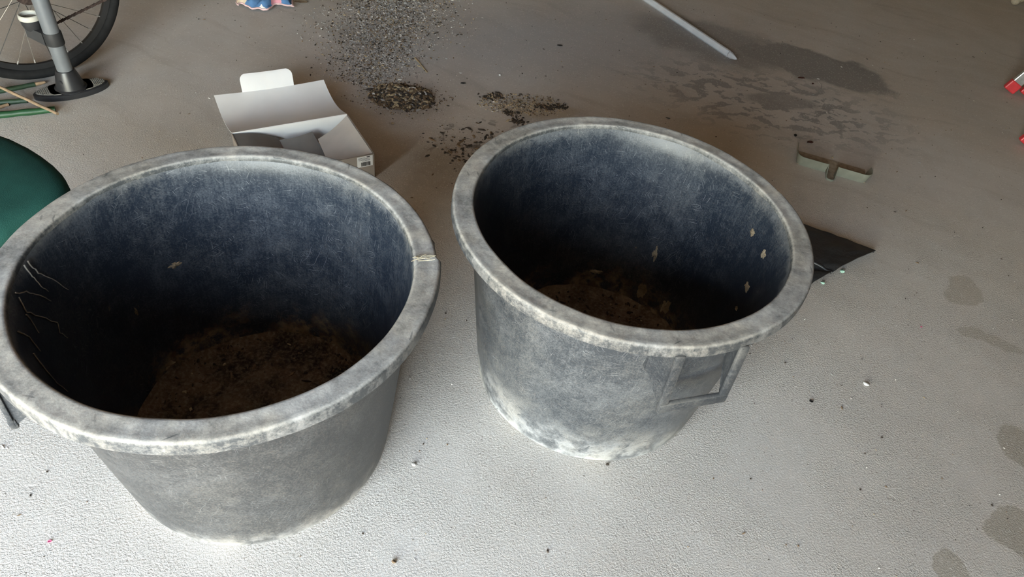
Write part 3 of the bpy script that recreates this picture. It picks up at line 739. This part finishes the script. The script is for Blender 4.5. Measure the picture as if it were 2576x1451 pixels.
cane('garden_cane', at(0, 289, .012), at(139, 275, .012), .0115, M_gcane, 'thick bright green cane lowest of the canes under the brown stick')
cane('brown_stick', at(0, 219, .030), at(145, 286, .029), .0055, M_cane, 'thin brown stick lying across the green canes')
cane('tan_stick', at(-2, 270, .006), at(21, 263, .006), .0055, M_wood, 'short tan stick end poking in between the green canes at the left edge')

# ------------------------------------------------------------------ green chair by the left edge
M_green = simple('green_fabric', (.010, .052, .042), .9, .2, var=.12, vs=12, bump=.4, bs=500)
M_shell = simple('grey_shell', (.22, .22, .23), .5, .4, var=.05)
ZS = .43
ol = [at(x, y, ZS) for x, y in ((-70, 340), (-30, 341), (0, 348), (44, 362), (77, 381), (110, 400), (143, 426), (165, 448), (181, 472), (176, 500), (150, 520), (110, 541), (53, 566), (22, 581), (0, 595), (-40, 618))]
cx_ = sum((p.x for p in ol)) / len(ol) - .13; cy_ = sum((p.y for p in ol)) / len(ol) - .04
cc = Vector((cx_, cy_, ZS))
left = [Vector((2 * cc.x - p.x, 2 * cc.y - p.y, ZS)) for p in ol]
outl = ol + left
outl.sort(key=lambda p: math.atan2(p.y - cc.y, p.x - cc.x))
chair = thing('swivel_chair', 'dark green upholstered swivel chair seat at the left edge', 'chair', (cc.x, cc.y, 0))
rel = [(p.x - cc.x, p.y - cc.y) for p in outl]; rs = []
for k in range(len(rel)):                                    # light smoothing of the outline
    a, b, c_ = rel[k - 1], rel[k], rel[(k + 1) % len(rel)]; rs.append(((a[0] + 2 * b[0] + c_[0]) / 4, (a[1] + 2 * b[1] + c_[1]) / 4))
def pad(name, lv, mt, parent, ol_=rs):
    bm = bmesh.new(); n = len(ol_); R_ = [[bm.verts.new((x * s, y * s, z)) for x, y in ol_] for z, s in lv]
    bm.faces.new(R_[0][::-1]); bm.faces.new(R_[-1])
    for a, b in zip(R_, R_[1:]):
        for k in range(n): bm.faces.new((a[k], a[(k + 1) % n], b[(k + 1) % n], b[k]))
    return autosmooth(fromb(name, bm, mt, parent), 60)
pad('seat_cushion', [(ZS - .035, .955), (ZS - .022, .99), (ZS - .005, 1), (ZS + .010, .985), (ZS + .020, .94), (ZS + .026, .85), (ZS + .030, .6), (ZS + .031, .25)], M_green, chair)
pad('seat_shell', [(ZS - .075, .60), (ZS - .066, .86), (ZS - .05, .965), (ZS - .038, .985), (ZS - .034, .975)], M_shell, chair)
lz('column', [(.001, .08), (.03, .08), (.03, .22), (.016, .23), (.016, .37), (.001, .37)], M_pblack, chair, 24)
for k in range(5):
    a = k * 2 * PI / 5 + .3; tube('base_leg', [(0, 0, .10), (.13 * math.cos(a), .13 * math.sin(a), .095), (.24 * math.cos(a), .24 * math.sin(a), .070)], [.022, .018, .012], M_pblack, chair, 8)
    bm = bmesh.new(); bmesh.ops.create_cone(bm, cap_ends=True, segments=20, radius1=.028, radius2=.028, depth=.035, matrix=Matrix.Translation((.24 * math.cos(a), .24 * math.sin(a), .0285)) @ Matrix.Rotation(a, 4, 'Z') @ Matrix.Rotation(PI / 2, 4, 'X')); autosmooth(fromb('castor', bm, M_pblack, chair), 40)

# ------------------------------------------------------------------ rag
def rag_material():
    m = NT('printed_cloth'); o = m.obj(); v = m.vor(m.warp(o, 14, .05), 11); c = m.sep(v.outputs['Color'])
    ox = m.sep(m.warp(o, 18, .05))[0]
    col = m.mix(m.math('GREATER_THAN', ox, -.035), (.62, .50, .38), (.10, .21, .40)); col = m.mix(m.math('GREATER_THAN', ox, .03), col, (.72, .34, .40))
    col = m.mix(m.math('GREATER_THAN', c[1], .72), col, (.10, .21, .40)); col = m.mix(m.math('GREATER_THAN', c[2], .70), col, (.75, .72, .70))
    return m.fin(col, .95, .1, 0, m.bump(m.noise(o, 500, 2), .4, .001))
M_rag = rag_material(); M_hem = simple('pink_hem', (.72, .50, .50), .9, .1, var=.1)
rc = at(660, 10); rc = Vector((rc.x - .015, rc.y + .06, 0))
rag = thing('cloth_rag', 'crumpled pink blue and cream printed cloth at the top edge', 'cloth', rc, .45)
N = 44; grid = []
def ragpt(u, v):
    x = (u - .5) * .25; y = (v - .5) * .26; e = 1 + .10 * noise.noise(Vector((u * 5, v * 5, 3)))
    x *= e; y += .030 * math.sin(u * 9 + 1) * (1 - v) + .012 * math.sin(u * 21)
    edge = min(u, 1 - u, v, 1 - v)
    h = .006 + min(1, edge * 7 + .25) * (.020 + .030 * abs(noise.noise(Vector((x * 16, y * 16, 1)))) + .018 * abs(math.sin(x * 45 + 3 * math.sin(y * 22))))
    return Vector((x, y, h))
sheet('cloth', [[ragpt(j / N, i / N) for j in range(N + 1)] for i in range(N + 1)], M_rag, rag, .003)
tube('hem', [ragpt(j / 60, 0) + Vector((0, -.001, .001)) for j in range(61)], .0042, M_hem, rag, 6)
for uu in (0, 1): tube('hem', [ragpt(uu, j / 30) + Vector((0, 0, .001)) for j in range(31)], .0042, M_hem, rag, 6)

# ------------------------------------------------------------------ white stake
M_white = simple('white_plastic', (.66, .67, .69), .5, .4, var=.06, vs=25)
pa, pb = at(1849, 156), at(1612, -4); pa.z = pb.z = 0; dr_ = (pb - pa).normalized()
stake = thing('white_stake', 'white plastic stake with a pointed cap lying on the dark stain', 'stake', pa, math.atan2(dr_.y, dr_.x))
def octo(r, x): return [(x, r * .92 * math.cos(PI / 8 + k * PI / 4), .0165 + r * math.sin(PI / 8 + k * PI / 4)) for k in range(8)]
def loft(name, secs, mt, parent, ang=30):
    vs = [p for s in secs for p in s]; n = len(secs[0]); fs = [tuple(range(n))[::-1], tuple(len(vs) - n + k for k in range(n))]
    for i in range(len(secs) - 1):
        for k in range(n): fs.append((i * n + k, i * n + (k + 1) % n, (i + 1) * n + (k + 1) % n, (i + 1) * n + k))
    return autosmooth(mesh(name, vs, fs, mt, parent), ang)
loft('shaft', [octo(.0165, .052), octo(.0178, .056), octo(.0178, .5), octo(.0178, 1.55)], M_white, stake)
loft('pointed_cap', [octo(.002, -.004), octo(.007, .004), octo(.0165, .040), octo(.0160, .049)], M_white, stake)
loft('cap_groove', [octo(.0135, .047), octo(.0135, .055)], M_ink, stake)

# ------------------------------------------------------------------ grey-green tray with spout
M_tray = simple('sage_plastic', (.235, .245, .205), .5, .4, var=.08, vs=30)
M_traydust = simple('tray_dust', (.32, .265, .20), .95, .1, var=.2, vs=60, bump=.4, bs=250)
ta, tb = at(2003, 412), at(2177, 462); td = (tb - ta); TL = td.length
tray = thing('plastic_tray', 'shallow grey-green plastic tray with a short front spout on the floor', 'tray', ta, math.atan2(td.y, td.x))
hT = .043; cr_ = .022
path = []
def arc(cx, cy, r, a0, a1, n=6): return [(cx + r * math.cos(a0 + (a1 - a0) * k / n), cy + r * math.sin(a0 + (a1 - a0) * k / n)) for k in range(n + 1)]
s0, s1 = TL * .415, TL * .565
leftp = [(-.0, .125), (-.0, .06)] + arc(cr_, cr_, cr_, PI, 1.5 * PI)[0:] + [(s0, 0)]
rightp = [(s1, 0)] + arc(TL - cr_, cr_, cr_, 1.5 * PI, 2 * PI) + [(TL, .04), (TL, .075)]
def wl(pts, f): return [(x, y, .0, f(x, y), .009) for x, y in pts]
ribbon('tray_wall', wl(leftp, lambda x, y: hT if y < .06 else hT * .75), .003, M_tray, tray)
ribbon('tray_wall', wl(rightp, lambda x, y: hT if y < .06 else hT * .85), .003, M_tray, tray)
mid_ = (s0 + s1) / 2; hw_ = (s1 - s0) / 2
sp = [(s0 + .004, -.002), (s0 + .005, -.02), (s0 + .006, -.042)] + arc(mid_, -.045, hw_ - .006, PI, 2 * PI, 8) + [(s1 - .006, -.042), (s1 - .005, -.02), (s1 - .004, -.002)]
ribbon('spout', [(x, y, .0, .010 + (hT - .010) * max(0, min(1, (y + .055) / .055)) ** 1.2, .003) for x, y in sp], .003, M_tray, tray)
bm = bmesh.new(); boxb(bm, (TL / 2, .055, .002), (TL - .004, .105, .003)); boxb(bm, (mid_, -.022, .002), (hw_ * 2 - .012, .055, .003)); fromb('tray_floor', bm, M_traydust, tray)

# ------------------------------------------------------------------ black bag
def bag_material():
    m = NT('black_film'); o = m.obj(); f = m.noise(m.warp(o, 20, .05), 45, 5, .6)
    c = m.mix(m.ramp(f, .62, .8), (.020, .021, .023), (.07, .07, .07))
    return m.fin(c, m.add(m.mul(f, .3), .30), .5, 0, m.bump(f, .6, .004))
M_bag = bag_material()
A_, B_, D_, E_ = at(1975, 548, .03), at(2203, 630, .02), at(2030, 722, .004), at(1900, 640, .02)
bc = Vector((.98, 1.98, 0)); bag = thing('plastic_sack', 'folded black plastic sack tip sticking out behind the right tub', 'bag', bc)
K = 24; g = []
for i in range(K + 1):
    row = []
    for j in range(K + 1):
        u, v = i / K, j / K
        p = (A_.lerp(B_, u)).lerp(E_.lerp(D_.lerp(B_, max(0, (u - .5) * 0)), u), v) if False else (E_ * (1 - u) * v + A_ * (1 - u) * (1 - v) + B_ * u * (1 - v) + D_ * u * v)
        h = .012 + .020 * math.sin(min(1, u * 1.1) * PI * .5) * math.sin(v * PI) * 0.7
        h += .012 * (1 - v) ** 2 * (1 - .4 * u)
        w2 = (u * .9 + v * .9)
        h += .007 * abs(noise.noise(Vector((u * 5, v * 5, 2)))) - .010 * math.exp(-((v - .62 - .18 * math.sin(u * 3)) / .05) ** 2)
        if v > .93: h *= .5
        row.append(Vector((p.x - bc.x, p.y - bc.y, max(.003, h))))
    g.append(row)
bt = sheet('film', g, M_bag, bag, .0035)
# rolled thick edge at the back
tube('rolled_edge', [g[i][0] + Vector((.0, .006, -.008)) for i in range(K + 1)], [.012 - .006 * i / K for i in range(K + 1)], M_bag, bag, 10)
tube('fold', [g[int(i * K / 12)][int(K * .70)] + Vector((0, 0, -.001)) for i in range(6, 13)], .006, M_bag, bag, 8)

# ------------------------------------------------------------------ ladder at the right edge
M_alu = simple('aluminium', (.50, .52, .53), .35, .5, .7, var=.12, vs=60)
M_red = simple('red_foot', (.55, .035, .045), .45, .5, var=.1)
lp = [at(2532, 232), at(2572, 243), at(2571, 366)]; lp.append(lp[2] + (lp[1] - lp[0]))
lad = thing('folding_ladder', 'aluminium folding ladder with red plastic feet at the right edge', 'ladder', (lp[0].x, lp[0].y, 0))
o0 = Vector((lp[0].x, lp[0].y, 0)); ld = Vector((.397, .0, .918)).normalized(); wdir = (lp[2] - lp[0]).normalized(); LL = 1.85
thk = ld.cross(wdir).normalized()
def beam(name, p, d, L, a, b, wa, wb, mt, parent, bev=.004):
    M = Matrix((a.to_4d(), b.to_4d(), d.to_4d(), Vector((0, 0, 0, 1)))).transposed()
    for k in range(3): M[3][k] = 0
    M.translation = p + d * L / 2; M[3][3] = 1
    bm = bmesh.new(); boxb(bm, (0, 0, 0), (wa, wb, L), bev, M); return fromb(name, bm, mt, parent)
dw = (wdir - ld * wdir.dot(ld)).normalized(); dth = ld.cross(dw).normalized()
for k in range(4):
    b = Vector((lp[k].x, lp[k].y, 0)) - o0 + Vector((0, 0, .012))
    s = beam('stile', b + ld * .035, ld, LL - .03, dw, dth, .026, .052, M_alu, lad)
    beam('foot', b, ld, .052, dw, dth, .034, .062, M_red, lad, .006)
for a, b in ((0, 2), (1, 3)):
    for i in range(6):
        p = Vector((lp[a].x, lp[a].y, 0)) - o0 + ld * (.28 + .27 * i); q = Vector((lp[b].x, lp[b].y, 0)) - o0 + ld * (.28 + .27 * i)
        tube('rung', [p, q], .014, M_alu, lad, 10)

# beige foot in the far corner
M_beige = simple('beige_wood', (.38, .33, .26), .7, .3, var=.12, vs=60)
bp = at(2549, 12); bf = thing('wooden_prop', 'rounded beige wooden foot tip in the far top right corner', 'prop', (bp.x, bp.y, 0))
tube('leg', [(0, 0, .032), (.06, .02, .062), (.35, .10, .26)], [.026, .034, .036], M_beige, bf, 14)
bm = bmesh.new(); bmesh.ops.create_uvsphere(bm, u_segments=16, v_segments=10, radius=.031, matrix=Matrix.Translation((.0, 0, .031))); fromb('rounded_end', bm, M_beige, bf, True)

# ------------------------------------------------------------------ sweepings and litter
random.seed(11)
def pick(ws): return random.choices(range(5), ws)[0]
it = []
for _ in range(12000):                                        # gravelly grit band running to the back
    v = random.random() ** .8 * 1.35; y = 2.62 + v
    cx = -.72 - .05 * v + (.12 if v < .3 else 0) * 0; wv = .10 + .12 * min(1, v / .5)
    x = cx + random.gauss(0, wv * .66) - .05
    s = random.choice((.0025, .003, .0035, .004, .005, .0065)); it.append((x, y, 0, s, .6, pick((3.5, 3, 1.5, 6, 1.6))))
tag(chips('floor_grit', it, CH), 'band of grey and brown grit scattered at the top behind the box', 'grit', kind='stuff')
pc = at(1010, 245); it = []; RX, RY, RH = .135, .105, .030
def ph(x, y):
    q = math.hypot((x - pc.x) / RX, (y - pc.y) / RY) * (1 + .45 * noise.noise(Vector((x * 13, y * 13, 5)))); return RH * max(0, 1 - q * q) ** 1.1 * (.8 + .4 * noise.noise(Vector((x * 25, y * 25, 0))))
vs = []; fs = []; S, K = 48, 14; vs.append((pc.x, pc.y, RH))
for k in range(1, K + 1):
    for q in range(S):
        a = 2 * PI * q / S; x, y = pc.x + RX * k / K * math.cos(a), pc.y + RY * k / K * math.sin(a); vs.append((x, y, ph(x, y) + .0005))
for q in range(S): fs.append((0, 1 + q, 1 + (q + 1) % S))
for k in range(K - 1):
    for q in range(S): b = 1 + k * S; fs.append((b + q, b + S + q, b + S + (q + 1) % S, b + (q + 1) % S))
pile = thing('sweepings_pile', 'small heap of brown woody sweepings behind the gap between the tubs', 'soil heap', (0, 0, 0)); pile['kind'] = 'stuff'
mesh('mound', vs, fs, soil_material('heap_earth', (.05, .035, .022), (.20, .14, .08)), pile, True)
for _ in range(2600):
    x, y = inell(pc.x, pc.y, RX * 1.02, RY * 1.02, 0, .55); s = random.choice((.003, .004, .005, .006, .008, .010, .015)); it.append((x, y, ph(x, y) - .001, s, .55, pick((6, 6, 3.2, .7, .3))))
for _ in range(1100):
    x = random.gauss(pc.x, .085); y = random.gauss(pc.y, .062); s = random.choice((.003, .004, .005, .006)); it.append((x, y, ph(x, y), s, .5, pick((4, 4, 2, 1, .3))))
b_ = chips('loose_bits', it, CH, pile); b_['kind'] = 'stuff'
pt = at(1310, 262); it = []
for _ in range(900):
    x, y = inell(pt.x + .01, pt.y, .20, .095, .25, .6); s = random.choice((.003, .004, .005, .007)); it.append((x, y, 0, s, .4, pick((3, 3, 5, 1, .2))))
for c_ in ((1250, 240), (1280, 285), (1370, 270), (1405, 268), (1300, 305), (1230, 245)):
    q = at(*c_)
    for _ in range(60): x, y = random.gauss(q.x, .018), random.gauss(q.y, .011); it.append((x, y, 0, random.choice((.005, .007, .010, .013)), .3, pick((8, 2, .3, 0, 0))))
tag(chips('earth_crumbs', it, CH), 'flattened patch of tan and dark earth crumbs behind the right tub', 'earth', kind='stuff')
it = []
for _ in range(260):                                         # dark crumbs between the tubs and on the floor
    q = at(random.gauss(1190, 60), random.gauss(360, 38)); it.append((q.x, q.y, 0, random.choice((.004, .006, .009, .014)), .25, pick((6, 3, 0, 0, 0))))
for _ in range(1400):
    x, y = random.uniform(-2.2, 2.6), random.uniform(.45, 4.2); it.append((x, y, 0, random.choice((.002, .003, .003, .004, .005)), .5, pick((4, 4, 1, 1, 2))))
keep_off = [(T1[0], T1[1], .31), (T2[0], T2[1], .32), (-.80, 2.05, .42), (-.98, 2.35, .25), (cc.x, cc.y, .36), (pc.x, pc.y, .26), (pt.x, pt.y, .24), (ta.x + td.x / 2, ta.y + td.y / 2 + .04, .24), (-1.9, 2.2, .45), (-1.95, 2.6, .5), (1.0, 1.98, .33), (-.75, 2.8, .33), (-.75, 3.2, .42), (-.8, 3.7, .5), (rc.x, rc.y, .2)]
keep_off += [(pa.x + dr_.x * k * .1, pa.y + dr_.y * k * .1, .05) for k in range(16)]
def clear(x, y): return all(math.hypot(x - a, y - b) > c for a, b, c in keep_off)
def clear_(x, y): return math.hypot(x - T1[0], y - T1[1]) > .31 and math.hypot(x - T2[0], y - T2[1]) > .32
tag(chips('stray_crumbs', [q for q in it if clear(q[0], q[1])], CH), 'stray dark crumbs sprinkled thinly over the concrete floor', 'crumbs', kind='stuff')

M_leaf = simple('dry_leaf', (.085, .035, .025), .8, .2, var=.3, vs=100); M_leafd = simple('black_leaf', (.030, .027, .024), .8, .2, var=.2, vs=100); M_pink = simple('pink_petal', (.55, .10, .20), .7, .3)
M_stone = simple('pale_stone', (.72, .72, .71), .6, .3, var=.08, vs=90); M_mint = simple('mint_scrap', (.42, .66, .55), .5, .4)
def leaf(x, y, L, wd, rot, mt, name, label, cat, group='leaf bits on the floor'):
    p = at(x, y); n = 7; g = []
    for i in range(n):
        q = i / (n - 1); wv = wd * (math.sin(q * PI) ** .7 * .9 + .1) * random.uniform(.8, 1.15)
        g.append([Vector(((q - .5) * L, s * wv / 2, .002 + .20 * wd * (abs(s) + .25) + .08 * L * abs(q - .5))) for s in (-1, 0, 1)])
    o = sheet(name, g, mt, None, .0012); o.location = (p.x, p.y, -.001); o.rotation_euler = (0, 0, rot); return tag(o, label, cat, group)
leaf(1408, 116, .026, .014, .1, M_leafd, 'leaf_bit', 'black leaf bit alone in the middle of the top floor', 'leaf')
leaf(1165, 211, .022, .012, .3, M_leafd, 'leaf_bit', 'black leaf bit just above the right side of the earth heap', 'leaf')
leaf(2015, 198, .036, .016, .2, M_leaf, 'leaf_bit', 'reddish brown leaf flake on the lower edge of the dark stain', 'leaf')
leaf(2044, 212, .016, .012, .9, M_leaf, 'leaf_bit', 'tiny reddish leaf flake beside the curved twig on the dark stain', 'leaf')
leaf(2037, 360, .030, .018, .3, M_leaf, 'leaf_bit', 'dark red leaf curl just above the grey-green tray', 'leaf')
leaf(2000, 342, .022, .014, 1.2, M_leafd, 'leaf_bit', 'dark leaf crumb above the left end of the grey-green tray', 'leaf')
leaf(757, 8, .060, .028, .3, CH[1], 'leaf_bit', 'brown curled leaf right of the printed cloth', 'leaf')
leaf(1680, 298, .020, .006, -.2, M_leafd, 'leaf_bit', 'thin dark leaf sliver just behind the right tub rim', 'leaf')
leaf(2040, 1010, .012, .01, .2, M_leafd, 'leaf_bit', 'dark speck of leaf on the open floor right of the handle', 'leaf')
leaf(126, 1362, .008, .006, .4, M_pink, 'petal_bit', 'pink petal speck at the lower left of the floor', 'petal', 'pink petal specks')
leaf(2317, 823, .007, .006, .4, M_pink, 'petal_bit', 'pink petal speck on the right floor below the sack', 'petal', 'pink petal specks')
def pebble(x, y, s, fl, mt, name, label, cat, rot=0.0):
    p = at(x, y); bm = bmesh.new(); bmesh.ops.create_icosphere(bm, subdivisions=2, radius=.5)
    for v in bm.verts: v.co *= 1 + .45 * noise.noise(v.co * 2.3 + Vector((x * .01, y * .01, 0)))
    bmesh.ops.scale(bm, verts=bm.verts, vec=(s, s * .7, s * fl)); zmin = min(v.co.z for v in bm.verts); bmesh.ops.translate(bm, verts=bm.verts, vec=(0, 0, -zmin))
    o = fromb(name, bm, mt); o.location = (p.x, p.y, 0); o.rotation_euler = (0, 0, rot); return tag(o, label, cat)
pebble(2178, 968, .018, .4, M_stone, 'stone_chip', 'bright white stone chip on the open floor right of the right tub', 'stone', -.4)
pebble(1257, 190, .010, .7, M_stone, 'pebble', 'small white pebble above the earth crumb patch', 'stone')
pebble(987, 313, .013, .7, CH[2], 'pellet', 'tan pellet on the floor below the earth heap', 'pellet')
pebble(1041, 1170, .010, .7, CH[3], 'pebble', 'small grey pebble beside the base of the left tub', 'stone')
pebble(1527, 1170, .008, .7, CH[0], 'pebble', 'tiny dark pebble in front of the base of the right tub', 'stone')
pebble(991, 1415, .011, .7, CH[1], 'pebble', 'brown pebble at the bottom edge right of the left tub', 'stone')
pebble(2093, 398, .010, .7, CH[2], 'pebble', 'tan pebble in the dust behind the tray spout', 'stone')
pebble(2118, 684, .020, .4, M_mint, 'plastic_scrap', 'mint green scrap on the lower edge of the black sack', 'scrap', .4)
pebble(2069, 713, .016, .4, M_mint, 'plastic_scrap', 'mint green scrap on the floor below the black sack by the tub rim', 'scrap', .2)
def twig(pix, r, mt, label, nm='twig'):
    o = tube(nm, [at(*q, r) for q in pix], r, mt, None, 6); return tag(o, label, 'twig', 'twigs on the floor')
twig([(2045, 238), (2058, 231), (2066, 222), (2066, 214), (2060, 207)], .0022, CH[3], 'curved grey twig on the lower right of the dark stain')
twig([(1043, 145), (1055, 158), (1066, 172), (1074, 182)], .0030, CH[2], 'pale curved twig above the earth heap')
twig([(955, 252), (968, 266), (978, 276)], .0030, CH[3], 'short pale twig across the front of the earth heap')
